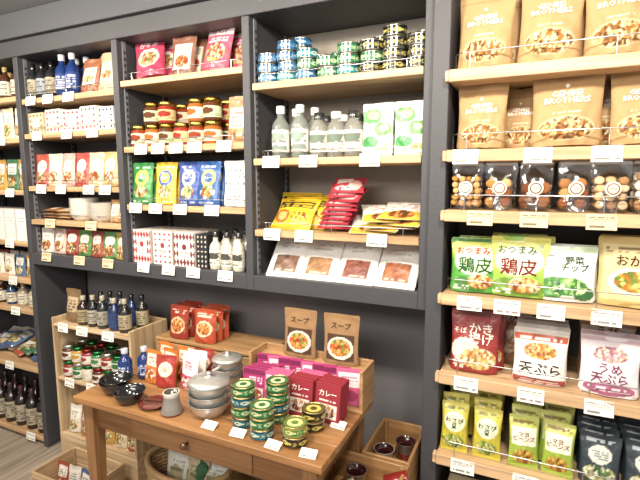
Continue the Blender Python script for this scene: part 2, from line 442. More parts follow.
# ================================================================ BAY 2
Z=1.94
b=B()
p1=pouch(.15,.2,.06,'b83a58',[('e',.5,.46,.36,.24,'ecd4ca'),('p',.5,.43,.3,.19,['b03a2a','d88a60','f2c6a0','6a8a3a'],18),('t',.2,.88,.8,.93,'f5e5e0',1,8)],[('からみ',.5,.8,.6,'f4ece8')],seed=11)
b.put(p1,-1.59,1.62,Z,12,16,-10); b.put(p1,-1.56,1.68,Z,12,14,-5)
p2=pouch(.12,.17,.05,'865440',[('r',.12,.12,.88,.8,'e6dac6'),('p',.5,.35,.3,.16,['9a4a20','d8a060','c03020'],18),('t',.2,.6,.8,.78,'703018',3,8)],seed=12)
b.put(p2,-1.40,1.61,Z,6,8); b.put(p2,-1.39,1.67,Z,4,8)
p3=pouch(.15,.215,.06,'c4506a',[('r',0,.72,1,.9,'f0e0da'),('p',.5,.35,.38,.2,['e0b040','d86a30','f0e0c0','b02a3a'],18),('t',.15,.58,.85,.68,'ffffff',2,12)],[('みそ汁',.5,.81,.6,'a02040')],seed=13)
b.put(p3,-1.24,1.62,Z,-6,12,4); b.put(p3,-1.155,1.69,Z,4,8); b.put(p3,-1.27,1.74,Z,0,4)
b.done('soup_mix_pouches')
Z=1.65
b=B()
J=[jar(.038,.095,'8a3418','a8883c','dcd0b4',1),jar(.038,.095,'a85a20','a8883c','e2d8c2',2),jar(.038,.095,'5a3018','98782c','c0d0a4',3),jar(.038,.095,'96281c','b09040','d8bc80',4)]
for i in range(6):
    x=-1.66+i*.083
    for j in range(2 if i not in (0,3) else 1):
        b.put(J[(i+j)%4],x,1.605,Z+j*.0955,random.uniform(-20,20))
    for j in range(2): b.put(J[(i+j+1)%4],x+.01,1.70,Z+j*.0955,random.uniform(-20,20))
b.done('preserve_jars')
b=B()
pb=pouch(.1,.19,.05,'a87c50',[('r',.15,.3,.85,.75,'e6dccb'),('t',.2,.35,.8,.7,'8a3020',4,7),('p',.5,.16,.35,.1,['7a4420','c48a50'])],seed=15)
b.put(pb,-1.125,1.61,Z,0,4); b.put(pb,-1.12,1.67,Z,0,4)
b.done('granola_pouches')
Z=1.389
b=B()
pal=[('2f8a3c','e0d048'),('e0b828','2a5ab0'),('2a4a9a','e4e6e6'),('2458a0','d8c048')]
for k,(x,(c,c2)) in enumerate(zip([-1.655,-1.52,-1.385,-1.275],pal)):
    p=pouch(.118,.19,.045,c,[('e',.5,.62,.33,.2,c2),('e',.5,.63,.22,.12,c),('p',.5,.3,.32,.15,['8a4a20','e0a050','f4e8c0','5a8a3a'],18),('t',.15,.86,.85,.94,'ffffff',1,10),('t',.15,.05,.85,.13,'ffffff',2,12)],[('カレー',.5,.63,.4,'f4f0e4')],seed=30+k)
    for j in range(3): b.put(p,x+random.uniform(-.004,.004),1.60+j*.04,Z,random.uniform(-4,4),5)
b.done('curry_powder_pouches')
b=B()
p=pouch(.118,.19,.05,'e9e8e4',[('d',.08,.35,.92,.92,5,7,'30302e',.26),('r',.12,.1,.88,.3,'e8e4da'),('t',.2,.13,.8,.27,'303030',2,8)],seed=35,nx=34,nz=44)
for j in range(3): b.put(p,-1.135,1.60+j*.045,Z,0,4)
b.done('coffee_bean_pouches')
Z=1.116
b=B()
for k,(x,bc,pc) in enumerate([(-1.65,'e9e0d8','b0343a'),(-1.525,'e4ddd6','984048'),(-1.40,'e8e0da','7a3038')]):
    c=carton(.115,.155,.08,bc,[('tri',3.0,2.0,pc) if k!=1 else ('d',0,0,1,1,4,6,pc,.3),('r',.2,.3,.8,.72,'efeade'),('e',.5,.58,.12,.09,pc),('t',.3,.35,.7,.45,'303030',2,8)],nx=40,nz=52,seed=40+k,side='cfc4ba')
    b.put(c,x,1.615,Z,-3+2*k); b.put(c,x,1.71,Z)
c=carton(.06,.15,.06,'26262a',[('d',0,0,1,1,3,7,'d8d0c0',.26)],seed=44,nx=24,nz=50)
b.put(c,-1.305,1.61,Z,0); b.put(c,-1.305,1.69,Z,0)
b.done('patterned_gift_boxes')
b=B()
for k,x in enumerate([-1.245,-1.185,-1.125]):
    bt=bottle(.027,.165,'c8c4b4','303030','e6e2d2',50+k,'202020',neck=.4,shoulder=.6,art=[('e',.5,.6,.25,.22,'4a4a44')])
    b.put(bt,x,1.60,Z); b.put(bt,x,1.67,Z); b.put(bt,x,1.74,Z)
b.done('sauce_bottles')

# ================================================================ BAY 1
Z=1.91
b=B()
for k,x in enumerate([-2.37,-2.30,-2.23]):
    b.put(bottle(.03,.18,'1c1e24','101010','a89c84' if k!=1 else '98a0a8',60+k),x,1.60,Z); b.put(bottle(.03,.18,'1c1e24','101010','a8a090',60+k),x,1.68,Z)
for k,x in enumerate([-2.15,-2.075]):
    b.put(bottle(.032,.2,'15306e','c8c8d0','203c80',64+k,'d8d8e0',neck=.4),x,1.60,Z); b.put(bottle(.032,.2,'15306e','c8c8d0','203c80',64+k,'d8d8e0',neck=.4),x,1.68,Z)
b.done('soy_sauce_bottles')
b=B()
for k,(x,c) in enumerate([(-1.98,'9a5a3a'),(-1.90,'b8805a'),(-1.81,'7e3a30'),(-1.86,'c8a888')]):
    p=pouch(.12,.17+.02*(k%2),.04,c,[('r',.15,.25,.85,.75,'e6dac8'),('p',.5,.42,.28,.12,['9a3a20','d89a50','f0d8a0'],16),('t',.2,.6,.8,.72,'803020',2,6)],seed=70+k)
    b.put(p,x,1.61+.03*(k%3),Z,random.uniform(-12,12),10)
b.done('rice_snack_pouches')
Z=1.736
b=B()
for k,(x,w,c,pc) in enumerate([(-2.34,.12,'c8b898','8a6a40'),(-2.21,.12,'dcd8cc','a03840'),(-2.08,.12,'e2dad4','a84050'),(-1.955,.115,'dcd0c8','b05058'),(-1.84,.1,'dedbd4','404850')]):
    c_=carton(w,.105+.01*(k%2),.09,c,[('d',0,0,1,1,4,4,pc,.34),('r',.28,.28,.72,.72,'efeadf'),('t',.34,.36,.66,.64,'505050',3,5)],seed=74+k,nx=36,nz=30)
    b.put(c_,x,1.62,Z,random.uniform(-4,4)); b.put(c_,x,1.72,Z)
b.done('wrapped_gift_boxes')
Z=1.469
b=B()
for k,(x,c) in enumerate([(-2.36,'a84a3a'),(-2.26,'d8c8ac'),(-2.16,'c8a098'),(-2.06,'a84840'),(-1.96,'d0b898'),(-1.86,'c0a068')]):
    p=pouch(.105,.165,.04,c,[('e',.5,.6,.34,.2,'ece4d6'),('p',.5,.28,.36,.17,['a04828','d8a868','f0e0c0','b03828','6a7a3a'],18),('t',.3,.52,.7,.68,'a02c20',3,7)],seed=80+k)
    for j in range(3): b.put(p,x,1.60+j*.04,Z,random.uniform(-5,5),5)
b.done('noodle_soup_pouches')
Z=1.295
b=B()
for k in range(7): b.add(bowl(.072,.04,'e8e5dc','d8d4c8'),-2.09,1.63,Z+.0005+k*.0125)
for k in range(6): b.add(bowl(.066,.035,'dcd8cc','b8b0a0'),-1.945,1.62,Z+.0005+k*.012)
b.done('porcelain_bowl_stack')
b=B()
for k,x in enumerate([-2.345,-2.23]):
    for j in range(3): b.add(pouch(.1,.13,.02,['a06a40','c8a878'][k],[('e',.5,.5,.3,.3,'efe4d0'),('t',.3,.4,.7,.6,'703020',2,5)],kind='pillow',seed=90+k),x,1.60,Z+.011+j*.017,random.uniform(-8,8),86)
b.done('seaweed_packets')
b=B()
for k,x in enumerate([-1.845,-1.785]):
    b.put(pouch(.07,.11,.05,['b89060','a07848'][k],[('r',.15,.3,.85,.8,'e6dcc8'),('t',.2,.4,.8,.7,'604020',3,5)],mat=KRAFT,seed=93+k),x,1.61,Z,0,3)
b.done('roasted_tea_pouches')
Z=1.116
b=B()
for k,(x,c) in enumerate([(-2.36,'d8ccc0'),(-2.26,'ccb0a0'),(-2.165,'983a34'),(-2.07,'4a7a3c'),(-1.98,'984034'),(-1.89,'4f8448'),(-1.80,'b09040')]):
    p=pouch(.098,.13,.04,c,[('e',.5,.65,.34,.2,'e8e0d0'),('p',.5,.3,.38,.22,['8a3a20','d0a058','e8dcb0','b84830','3a5a2a'],16),('t',.3,.6,.7,.72,'802820',2,5)],seed=95+k)
    for j in range(3): b.put(p,x,1.60+j*.04,Z,random.uniform(-5,5),5)
b.done('furikake_pouches')

# ================================================================ BAY 0 (far left)
def rndpouch(seed,w,h):
    r=random.Random(seed); c=r.choice(['a84a38','d0c0a0','3a6a48','b88a38','d8d0c4','98302c','4a6490','b86a44'])
    return pouch(w,h,.04,c,[('r',.12,.5,.88,.85,'e6dfd2'),('p',.5,.28,.38,.18,['8a3a20','d0a058','e8dcb0','5a8a40'],16),('t',.2,.55,.8,.8,r.choice(['802820','203050','303030']),3,6)],seed=seed,nx=20,nz=26)
for (z,kind,nm) in [(1.93,'bottle','vinegar_bottles'),(1.72,'pouch','spice_pouches'),(1.447,'pouch','pasta_pouches'),(1.17,'white','paper_napkin_packs'),(.963,'pouch','pickle_pouches'),(.79,'bottle','cooking_wine_bottles'),(.455,'pouch','candy_pouches'),(.05,'dark','wine_bottles')]:
    b=B()
    if nm=='candy_pouches':
        for k in range(14):
            b.add(rndpouch(300+k,.13,.16),-2.98+.075*(k%7),1.62+.06*(k//7),z+.02+.02*(k%3),random.uniform(-30,30),72)
    else:
        for k in range(6):
            x=-3.02+k*.1
            if kind=='bottle':
                q=bottle(.03,.13 if z<1 else .17,random.choice(['1c2024','22406a','4a2a1a','a89c84']),'a89058','d8d0bc',100+k)
            elif kind=='dark':
                q=bottle(.038,.24,'1e1412','3a1a1a','a89c84',110+k)
            elif kind=='white':
                q=carton(.09,.17,.08,'dedcd6',[('t',.2,.6,.8,.8,'909090',2,5)],seed=120+k)
            else: q=rndpouch(int(z*100)*10+k,.1,.165 if z>1.2 else .12)
            b.put(q,x,1.61,z,random.uniform(-5,5)); b.put(q,x,1.70,z,random.uniform(-5,5))
    b.done(nm)

# ================================================================ RIGHT UNIT
def kraftbag(w,h,d,seed,win=True):
    g=['8a5a2c','c08a50','dcb87c','6a3e1c','e8d4a4','a86a24']
    L=[('r',0,.92,1,1,'ad8858'),('r',0,.83,1,.838,'9c7646'),('r',0,.855,1,.862,'9c7646')]
    if win: L+=[('e',.5,.21,.40,.155,'c8b088'),('p',.5,.205,.375,.14,g,26)]
    L+=[('t',.3,.395,.7,.42,'ece0cc',1,18)]
    return pouch(w,h,d,'b28d5e',L,[('GENBEI\nBROTHERS',.5,.6,.62,'fff8ec'),('◆',.5,.74,.08,'f6ecdc')],mat=KRAFT,nx=52,nz=64,seed=seed)
b=B()
Z=1.833
for k,(x,w,h) in enumerate([(-.165,.165,.24),(.01,.17,.25),(.185,.17,.25),(.36,.16,.25)]):
    q=kraftbag(w,h,.085,130+k); b.put(q,x,1.55,Z,random.uniform(-5,5),6,random.uniform(-1.5,1.5))
    b.put(q,x+.02,1.64,Z,0,5); b.put(q,x,1.72,Z,0,5)
b.done('granola_bag')
b=B(); Z=1.593
for k,(x,w,h,y) in enumerate([(-.165,.15,.205,1.55),(.07,.19,.235,1.55),(.255,.155,.225,1.555),(.43,.16,.22,1.55),(-.055,.12,.195,1.64),(.17,.13,.22,1.66)]):
    q=kraftbag(w,h,.085,140+k); b.put(q,x,y,Z,random.uniform(-4,4),5,random.uniform(-1.5,1.5))
    b.put(q,x+.02,y+.1,Z,0,4)
b.done('granola_bag')
Z=1.407
b=B()
cook=lambda r,c: lathe([(0,0),(r*.9,0),(r,.003),(r*.95,.007),(r*.6,.009),(0,.0095)],c,PAPER,12)
for k,(x,c,sz) in enumerate([(-.2,['b88848','a07030','c89860'],.010),(-.1,['b07a38','8a4a20','c8a068'],.015),(.0,['6a3818','8a5228','b88050'],.02),(.105,['a06a38','b8854a','8a4c24'],.015),(.195,['c8a070','d0b48c','a87848'],.012),(.29,['d0c8b8','b89060','987048'],.014)]):
    sub=[]
    rr=random.Random(k)
    n=int(.085/(2*sz)); m=int(.115/(2*sz))
    for i in range(n):
        for j in range(m):
            for l in range(2):
                px=-.042+sz+i*2*sz*(.084/(n*2*sz)); pz=.008+sz+j*2*sz*.95
                sub+=xf(cook(sz*rr.uniform(.9,1.1),rr.choice(c)),TR(px+rr.uniform(-.003,.003),-.012+l*.022,pz,0,-80+rr.uniform(-25,25),0))
    sub+=pouch(.095,.145,.06,'ffffff',kind='stand',mat=FILM,nx=12,nz=14,seed=150+k)
    sub+=xf(box(.09,.004,.008,'e8e4da',PAPER,.001),TR(0,0,.137))
    lab=lathe([(0,0),(.02,0),(.021,.0006),(0,.0008)],'e4dcc8' if k else 'f0f0ea',PAPER,20)
    sub+=xf(lab,TR(0,-.0325,.065,0,90,0))
    sub+=xf(lathe([(.013,0),(.016,0),(.016,.0004),(.013,.0004)],['6a7a50','a03a30','503020','80502a','a05a50','808080'][k],PAPER,20),TR(0,-.0340,.065,0,90,0))
    sub+=xf(carton(.02,.008,.0004,'e4dcc8',[('t',0,0,1,1,'5a3a20',2,6)],nx=12,nz=6),TR(0,-.0345,.061))
    b.put(sub,x,1.535,Z,0,4); b.put(sub,x,1.61,Z,0,4)
b.done('cookie_bags')
Z=1.137
b=B()
g1=pouch(.155,.175,.05,'52a03a',[('g','e0d85a',.55,1.0),('r',0,.93,1,1,'3a7a2c'),('e',.5,.58,.44,.27,'dde4b8'),('e',.5,.17,.4,.16,'3a7f28'),('p',.62,.2,.26,.13,['c8742a','e8a850','8a4818','f0d090'],18),('t',.06,.04,.4,.14,'f4f4e8',2,10)],
  [('鶏皮',.5,.5,.66,'1c5a28'),('おつまみ',.46,.76,.66,'b0281e')],nx=52,nz=60,seed=161)
b.put(g1,-.165,1.545,Z,4,6); b.put(g1,-.15,1.60,Z,0,6)
g2=pouch(.17,.185,.05,'8ab83a',[('g','e4e070',.3,1.0),('r',0,.93,1,1,'d4cc50'),('e',.5,.6,.44,.25,'ecebca'),('e',.5,.16,.46,.17,'628a24'),('p',.62,.2,.28,.13,['c8742a','e8a850','8a4818','f0d090'],18),('t',.06,.04,.4,.14,'f4f4e8',2,10)],
  [('鶏皮',.5,.5,.62,'7a1c18'),('おつまみ',.46,.78,.66,'205a28')],nx=52,nz=60,seed=162)
b.put(g2,-.035,1.54,Z,-3,6); b.put(g2,-.02,1.595,Z,0,6); b.put(g2,-.04,1.65,Z,0,5)
b.done('chicken_skin_snack_pouches')
b=B()
g3=pouch(.155,.165,.045,'e6e8e0',[('r',0,.9,1,1,'bcd0ac'),('e',.24,.24,.24,.2,'4a8a3c'),('e',.78,.16,.2,.13,'2f6a34'),('p',.5,.27,.36,.17,['5aa040','8aca5a','2a6a2c','d8e8b0','3a7a34'],16),('t',.06,.5,.26,.86,'3a3a3a',6,4),('t',.1,.04,.9,.1,'50603a',1,14)],[('野菜\nチップ',.62,.68,.48,'26482c')],nx=48,nz=52,seed=163)
b.put(g3,.1,1.54,Z,3,6); b.put(g3,.11,1.59,Z,0,6)
b.done('vegetable_chip_pouches')
b=B()
g4=pouch(.19,.2,.05,'c4aa68',[('r',.05,.08,.95,.9,'d8c690'),('e',.5,.36,.36,.2,'ece6d6'),('p',.5,.36,.29,.15,['d09a30','b87820','e0c870','6a8a30'],18),('t',.1,.76,.9,.86,'5a3a18',2,16)],[('おかき',.5,.66,.5,'5a2a14')],mat=KRAFT,nx=44,nz=50,seed=164)
b.put(g4,.27,1.545,Z,-4,5); b.put(g4,.28,1.6,Z,0,5); b.put(g4,.47,1.55,Z,0,5)
b.done('rice_cracker_pouches')
Z=.869
b=B()
r1=pouch(.155,.205,.045,'982a28',[('r',0,.9,1,1,'701c1a'),('e',.3,.35,.3,.2,'e0d4c2'),('p',.58,.23,.38,.17,['d8a450','e8c078','b06a24','f4e4b8'],20),('t',.06,.06,.3,.2,'f4e8d8',4,8)],[('かき\n揚げ',.62,.62,.5,'f2e8da'),('そば',.2,.66,.26,'f2e8da')],nx=50,nz=62,seed=171)
b.put(r1,-.155,1.54,Z,3,5); b.put(r1,-.14,1.59,Z,0,5); b.put(r1,-.15,1.64,Z,0,5)
b.done('fritter_snack_pouches')
b=B()
r2=pouch(.155,.17,.045,'e8e2da',[('r',0,.92,1,1,'d8d0c8'),('r',0,.0,1,.12,'a04030'),('p',.5,.6,.32,.15,['d89a40','c07828','e8c880','a84820'],18),('r',.0,.78,1,.9,'c85a34'),('t',.1,.8,.9,.88,'ffffff',1,14),('t',.1,.02,.9,.1,'f0e0d0',2,18)],[('天ぷら',.5,.28,.76,'2a2222')],nx=50,nz=56,seed=172)
b.put(r2,.04,1.53,Z,0,6)
for j in range(1,4): b.put(r2,.045,1.53+j*.045,Z,0,6)
b.done('tempura_snack_pouches')
b=B()
r3=pouch(.155,.17,.045,'e6dce0',[('r',0,.92,1,1,'ccaab4'),('p',.5,.7,.3,.13,['e0c0a0','c88898','ecd8c8','a86078'],18),('e',.5,.12,.44,.11,'a85a7c'),('t',.15,.08,.85,.16,'fff4f4',2,14)],[('うめ\n天ぷら',.5,.38,.6,'7a2a50')],nx=50,nz=56,seed=173)
b.put(r3,.225,1.53,Z,-3,6); b.put(r3,.4,1.53,Z,0,6)
r4=pouch(.15,.19,.045,'a8744a',[('p',.5,.4,.36,.2,['e0c0a0','b87840','ecd8c8'],14),('r',0,.75,1,.9,'e4d8c8')],[('えび',.5,.82,.4,'7a2a18')],seed=174)
for j in range(1,4): b.put(r3 if j<2 else r4,.23,1.54+j*.05,Z,0,6)
b.done('plum_tempura_pouches')
b=B()
for j in range(2): b.put(r4,-.06,1.68+j*.05,Z,0,4)
b.done('shrimp_snack_pouches')
Z=.582
b=B()
y1=pouch(.09,.165,.04,'c4b632',[('g','e0d45a',.5,1),('e',.5,.62,.4,.2,'ebe6c6'),('p',.5,.22,.36,.15,['7a9a2c','98b84a','d8d08a','5a7a20'],14),('t',.1,.84,.9,.92,'4a5a18',2,8)],[('わさび\n豆',.5,.6,.66,'2c5a1e')],kind='pillow',nx=34,nz=50,seed=181)
y2=pouch(.09,.165,.04,'9ab43c',[('g','d4d66a',.5,1),('r',.08,.45,.92,.8,'ebe9d0'),('p',.5,.22,.36,.15,['c89030','e8c050','8a5a18'],14),('t',.1,.84,.9,.92,'6a2a18',2,8)],[('マヨ\nビーンズ',.5,.62,.7,'7a2018')],kind='pillow',nx=34,nz=50,seed=182)
for k,x in enumerate([-.205,-.105,.01,.105]):
    q=[y1,y1,y2,y2][k]
    for j in range(5): b.put(q,x+random.uniform(-.006,.006),1.525+j*.045,Z+(.012*j),random.uniform(-8,8),10)
b.done('wasabi_bean_bags')
b=B()
d1=pouch(.11,.15,.045,'2e3840',[('e',.5,.6,.3,.18,'d0d4ca'),('t',.3,.5,.7,.7,'2a3444',4,8),('p',.5,.24,.4,.16,['5a7a3a','a8a060','d0d0b0','3a5a30'],14),('t',.15,.84,.85,.92,'c8d0d8',2,8)],kind='stand',seed=183,nx=36,nz=44)
for j in range(4): b.put(d1,.22,1.53+j*.045,Z,random.uniform(-6,6),8); b.put(d1,.34,1.53+j*.045,Z,0,8)
b.done('nori_snack_pouches')
b=B()
for k,x in enumerate([-.17,-.03,.11,.25]):
    b.put(carton(.12,.18,.12,['d8c8a0','c8b088','e0d0b0','b89868'][k],[('r',.15,.3,.85,.75,'f2ead8'),('t',.2,.35,.8,.7,'604028',4,6)],seed=190+k),x,1.57,.25)
b.done('snack_cartons')

# ================================================================ TABLE
TX0,TX1,TY0,TY1,TZ=-1.49,-.49,1.06,1.50,.72
AP='8c6038'
b=B()
for k in range(4):
    y0=TY0+(TY1-TY0)*k/4; b.add(bx(TX0,TX1,y0,y0+(TY1-TY0)/4-.0006,TZ-.024,TZ,['a87848','b08050','a27244','ac7c4e'][k],WOODX,.002))
ax0,ax1,ay0,ay1=TX0+.05,TX1-.05,TY0+.04,TY1-.04
b.add(bx(ax0,ax1,ay0,ay0+.018,TZ-.125,TZ-.024,AP,WOODX)); b.add(bx(ax0,ax1,ay1-.018,ay1,TZ-.125,TZ-.024,AP,WOODX))
b.add(bx(ax0,ax0+.018,ay0,ay1,TZ-.125,TZ-.024,AP,WOODY)); b.add(bx(ax1-.018,ax1,ay0,ay1,TZ-.125,TZ-.024,AP,WOODY))
b.add(bx(ax0+.2,ax1-.2,ay0-.006,ay0,TZ-.115,TZ-.034,'966a42',WOODX,.003))
b.add(lathe([(0,0),(.006,0),(.006,.012),(.013,.018),(.011,.026),(0,.028)],'5a3a20',GLAZE,16),(ax0+ax1)/2,ay0-.006,TZ-.075,0,-90)
def leg(x,y):
    V=[];F=[]
    for z,s in [(0,.015),(TZ-.15,.024),(TZ-.024,.026)]:
        for dx,dy in [(-1,-1),(1,-1),(1,1),(-1,1)]: V.append((x+dx*s,y+dy*s,z))
    for k in range(2):
        for s in range(4): F.append([k*4+s,k*4+(s+1)%4,(k+1)*4+(s+1)%4,(k+1)*4+s])
    F.append([3,2,1,0]); F.append([8,9,10,11])
    return [chunk(V,F,H('986c44'),WOODZ)]
for x in (TX0+.05,TX1-.05):
    for y in (TY0+.045,TY1-.045): b.add(leg(x,y))
b.done('wooden_table')

b=B()
b.put(bowl(.058,.045,'17181b','2c2d30'),-1.37,1.15,TZ); b.add(bowl(.058,.045,'17181b','2c2d30'),-1.365,1.15,TZ+.013)
b.done('black_bowl')
b=B(); b.put(bowl(.055,.045,'1c1d20','3a3b3e'),-1.265,1.115,TZ); b.done('black_bowl')
b=B(); b.put(bottle(.026,.13,'14306e','b8bcc8','24408a',201,'e8e8f0',neck=.42),-1.42,1.24,TZ); b.put(bottle(.026,.13,'14306e','b8bcc8','24408a',202,'e8e8f0',neck=.42),-1.37,1.29,TZ); b.done('blue_glass_bottles')
b=B(); b.put(lathe([(0,0),(.035,0),(.05,.012),(.052,.014),(.046,.012),(.03,.005),(0,.004)],'6a1f1c',GLAZE,30),-1.165,1.13,TZ)
b.add(tube([(-1.205,1.12,TZ+.02),(-1.16,1.13,TZ+.022),(-1.115,1.135,TZ+.024)],.004,'5a3420',PAPER)); b.done('red_lacquer_dish')
b=B(); b.put(lathe([(0,0),(.036,0),(.038,.006),(.030,.03),(.026,.06),(.028,.075),(.024,.075),(.02,.06),(0,.055)],['7a2a26','7a2a26','86807a','86807a','aaa49c','cfcac2','504840','504840'],GLAZE,28),-1.075,1.12,TZ); b.done('ceramic_pitcher')
b=B()
for k in range(3): b.add(bowl(.07,.05,'d2d3cf' if k%2 else 'dcdcd8','a8aaa8',.6,STEEL),-.955,1.17,TZ+.0005+k*.03)
b.add(lathe([(.062,0),(.07,0),(.071,.003),(.063,.012),(.03,.02),(.008,.022),(.008,.03),(.012,.034),(0,.036)],'dcdcd8',STEEL,32),-.955,1.17,TZ+.1115)
b.done('steel_bowl_stack')
b=B()
for k in range(3): b.add(bowl(.058,.045,'d8d9d5','a8aaa8',.6,STEEL),-1.035,1.38,TZ+.0005+k*.028)
b.add(lathe([(.05,0),(.058,0),(.059,.003),(.05,.01),(.02,.016),(.006,.018),(.008,.028),(0,.03)],'dcdcd6',STEEL,32),-1.035,1.38,TZ+.1025)
b.add(tube([(-1.035,1.325,TZ+.086),(-1.03,1.29,TZ+.09),(-1.025,1.25,TZ+.088)],.006,'d8d8d0',GLAZE))
b.done('steel_bowl_stack')
r=.038
CG=can(r,.034,'23703f','14482a','2e6a40',210,'c8cc98','c4b070'); CB=can(r,.034,'1a6478','0c4050','2a6a5a',211,'c4d0b0','c4b070'); CK=can(r,.034,'2e2c1a','161510','4a5224',212,'d0bc58','c4b070'); CY=can(r,.034,'3a7a3a','a89840','5a7a34',213,'d8d080','c4b070')
b=B()
for (x,y,st) in [(-.815,1.165,[CB,CG,CB,CG]),(-.722,1.13,[CB,CG,CG]),(-.728,1.235,[CG,CB,CG,CG]),(-.612,1.135,[CK,CY]),(-.60,1.235,[CK,CK])]:
    for j,q in enumerate(st): b.add(q,x+random.uniform(-.002,.002),y,TZ+.0005+j*.0342,random.uniform(-60,60))
b.done('canned_fish_stack')
b=B()
m1=carton(.092,.125,.014,'a83068',[('r',.1,.12,.9,.5,'e6ccd0'),('p',.5,.3,.36,.17,['8a4a28','b88050','e8e4d8','b04030'],16),('r',.0,.86,1,1,'7e2050'),('t',.15,.6,.85,.8,'f8e8f0',3,10)],nx=34,nz=44,seed=221)
m2=carton(.092,.125,.014,'962834',[('r',.1,.1,.9,.46,'e6dccc'),('p',.5,.28,.36,.16,['7a3a20','c88048','e8e4d8'],16),('t',.15,.53,.85,.6,'f6e6dc',1,12)],[('カレー',.5,.74,.7,'f8f0e8')],nx=34,nz=44,seed=222)
m3=carton(.092,.125,.014,'d05a88',[('r',.08,.5,.92,.92,'f0e4e8'),('e',.5,.27,.34,.17,'b04068'),('t',.2,.58,.8,.84,'b02a58',3,10)],nx=34,nz=44,seed=223)
for j in range(4): b.put(m1,-.855+j*.006,1.285+j*.019,TZ,4,9)
for j in range(5): b.put(m2 if j<3 else m3,-.675+j*.004,1.285+j*.018,TZ,-2,9)
for j in range(4): b.put(m2,-.575,1.285+j*.019,TZ,-6,9)
for j in range(3): b.put(m3,-.77,1.285+j*.019,TZ,-3,9)
b.done('retort_curry_boxes')
def crate(b,x0,x1,y0,y1,z0,z1,t=.012,col='c49c6c',front=True,slats=2):
    b.add(bx(x0,x1,y0,y1,z0,z0+t,col,WOODX))
    h=(z1-z0-t)/slats
    for k in range(slats):
        za=z0+t+k*h+.001; zb=za+h-.006
        b.add(bx(x0,x0+t,y0,y1,za,zb,col,WOODY)); b.add(bx(x1-t,x1,y0,y1,za,zb,col,WOODY))
        b.add(bx(x0+t,x1-t,y1-t,y1,za,zb,col,WOODX))
        if front: b.add(bx(x0+t,x1-t,y0,y0+t,za,zb,col,WOODX))
    for x in (x0+t,x1-2*t): b.add(bx(x,x+t,y1-2*t,y1-t,z0+t,z1-.006,col,WOODZ))
b=B(); c9='be9466'; ya,yb_=1.375,1.495; xl,xr=-.935,-.485
b.add(bx(xl,xr,ya,yb_,TZ+.0005,TZ+.012,c9,WOODX)); b.add(bx(xl,xl+.012,ya,yb_,TZ+.012,.87,c9,WOODY)); b.add(bx(xr-.012,xr,ya,yb_,TZ+.012,.87,c9,WOODY)); b.add(bx(xl+.012,xr-.012,yb_-.012,yb_,TZ+.012,.87,c9,WOODX)); b.add(bx(xl+.012,xr-.012,1.43,yb_-.012,.835,.847,c9,WOODX))
b.done('wooden_display_crate')
b=B()
for k in range(8):
    b.put([m1,m3,m1][k%3],-.865+k*.046,1.402,.7325,random.uniform(-3,3)+10,4)
b.done('retort_curry_boxes')
b=B()
s1=pouch(.135,.18,.03,'94704a',[('r',.1,.08,.9,.6,'4c3220'),('e',.5,.33,.38,.22,'e4dcc8'),('p',.5,.34,.31,.17,['c88030','d8a858','6a8a30','b04820'],18)],[('スープ',.5,.77,.55,'3a2412')],mat=KRAFT,nx=44,nz=56,seed=231)
b.put(s1,-.765,1.46,.847,0,4); b.put(s1,-.60,1.46,.847,3,4)
b.done('soup_pouches')
b=B()
o1=pouch(.085,.125,.035,'d8742c',[('r',.1,.5,.9,.88,'ecdcc4'),('p',.5,.26,.38,.18,['b04a20','e0a050','f0e4c8'],14),('t',.2,.56,.8,.82,'a03018',3,9)],seed=241)
o2=pouch(.095,.13,.035,'e6e0dc',[('r',.0,.0,1,.4,'c83a60'),('e',.5,.6,.34,.18,'f0dce0'),('p',.5,.22,.34,.14,['b03050','e09090','f4e4d4'],14),('t',.25,.56,.75,.8,'b02048',3,9)],seed=242)
o3=pouch(.085,.12,.035,'a8342c',[('e',.5,.55,.36,.22,'e8d4bc'),('t',.25,.48,.75,.66,'a02018',3,8)],seed=243)
for x,y,q in [(-1.31,1.27,o1),(-1.265,1.31,o1),(-1.22,1.35,o1),(-1.33,1.36,o1),(-1.145,1.285,o2),(-1.15,1.33,o2),(-1.15,1.375,o3),(-1.235,1.26,o3)]:
    b.put(q,x,y,TZ,random.uniform(-14,14),7)
b.done('jelly_pouches')
b=B(); crate(b,-1.62,-1.02,1.60,1.82,.0,.74,.014,'b08a5c',True,4); b.add(bx(-1.62,-1.02,1.60,1.82,.742,.756,'b8905f',WOODX)); b.done('wooden_crate')
b=B()
q1=pouch(.12,.155,.045,'98301f',[('e',.5,.4,.38,.25,'e0c898'),('p',.5,.4,.33,.2,['c85a20','d88838','902818','e0c070'],16),('t',.15,.76,.85,.9,'f6e0c8',2,10)],seed=251)
q2=pouch(.12,.155,.045,'b84828',[('e',.5,.42,.38,.23,'e6d8b8'),('p',.5,.42,.31,.18,['d0802c','a83a20','e0b060'],16),('t',.15,.76,.85,.9,'fff0d8',2,10)],seed=252)
for j in range(3): b.put(q1,-1.50+j*.003,1.63+j*.045,.756,-3,5); b.put(q2,-1.345+j*.003,1.63+j*.045,.756,4,5)
b.done('chili_sauce_pouches')
b=B()
for x,y,rz in [(-.79,1.085,5),(-.66,1.075,-3),(-.545,1.08,6),(-.90,1.085,0),(-.53,1.26,-4)]:
    b.put(tag(.05,.03,int(-x*100)),x,y,TZ,rz,62)
b.done('table_price_cards')

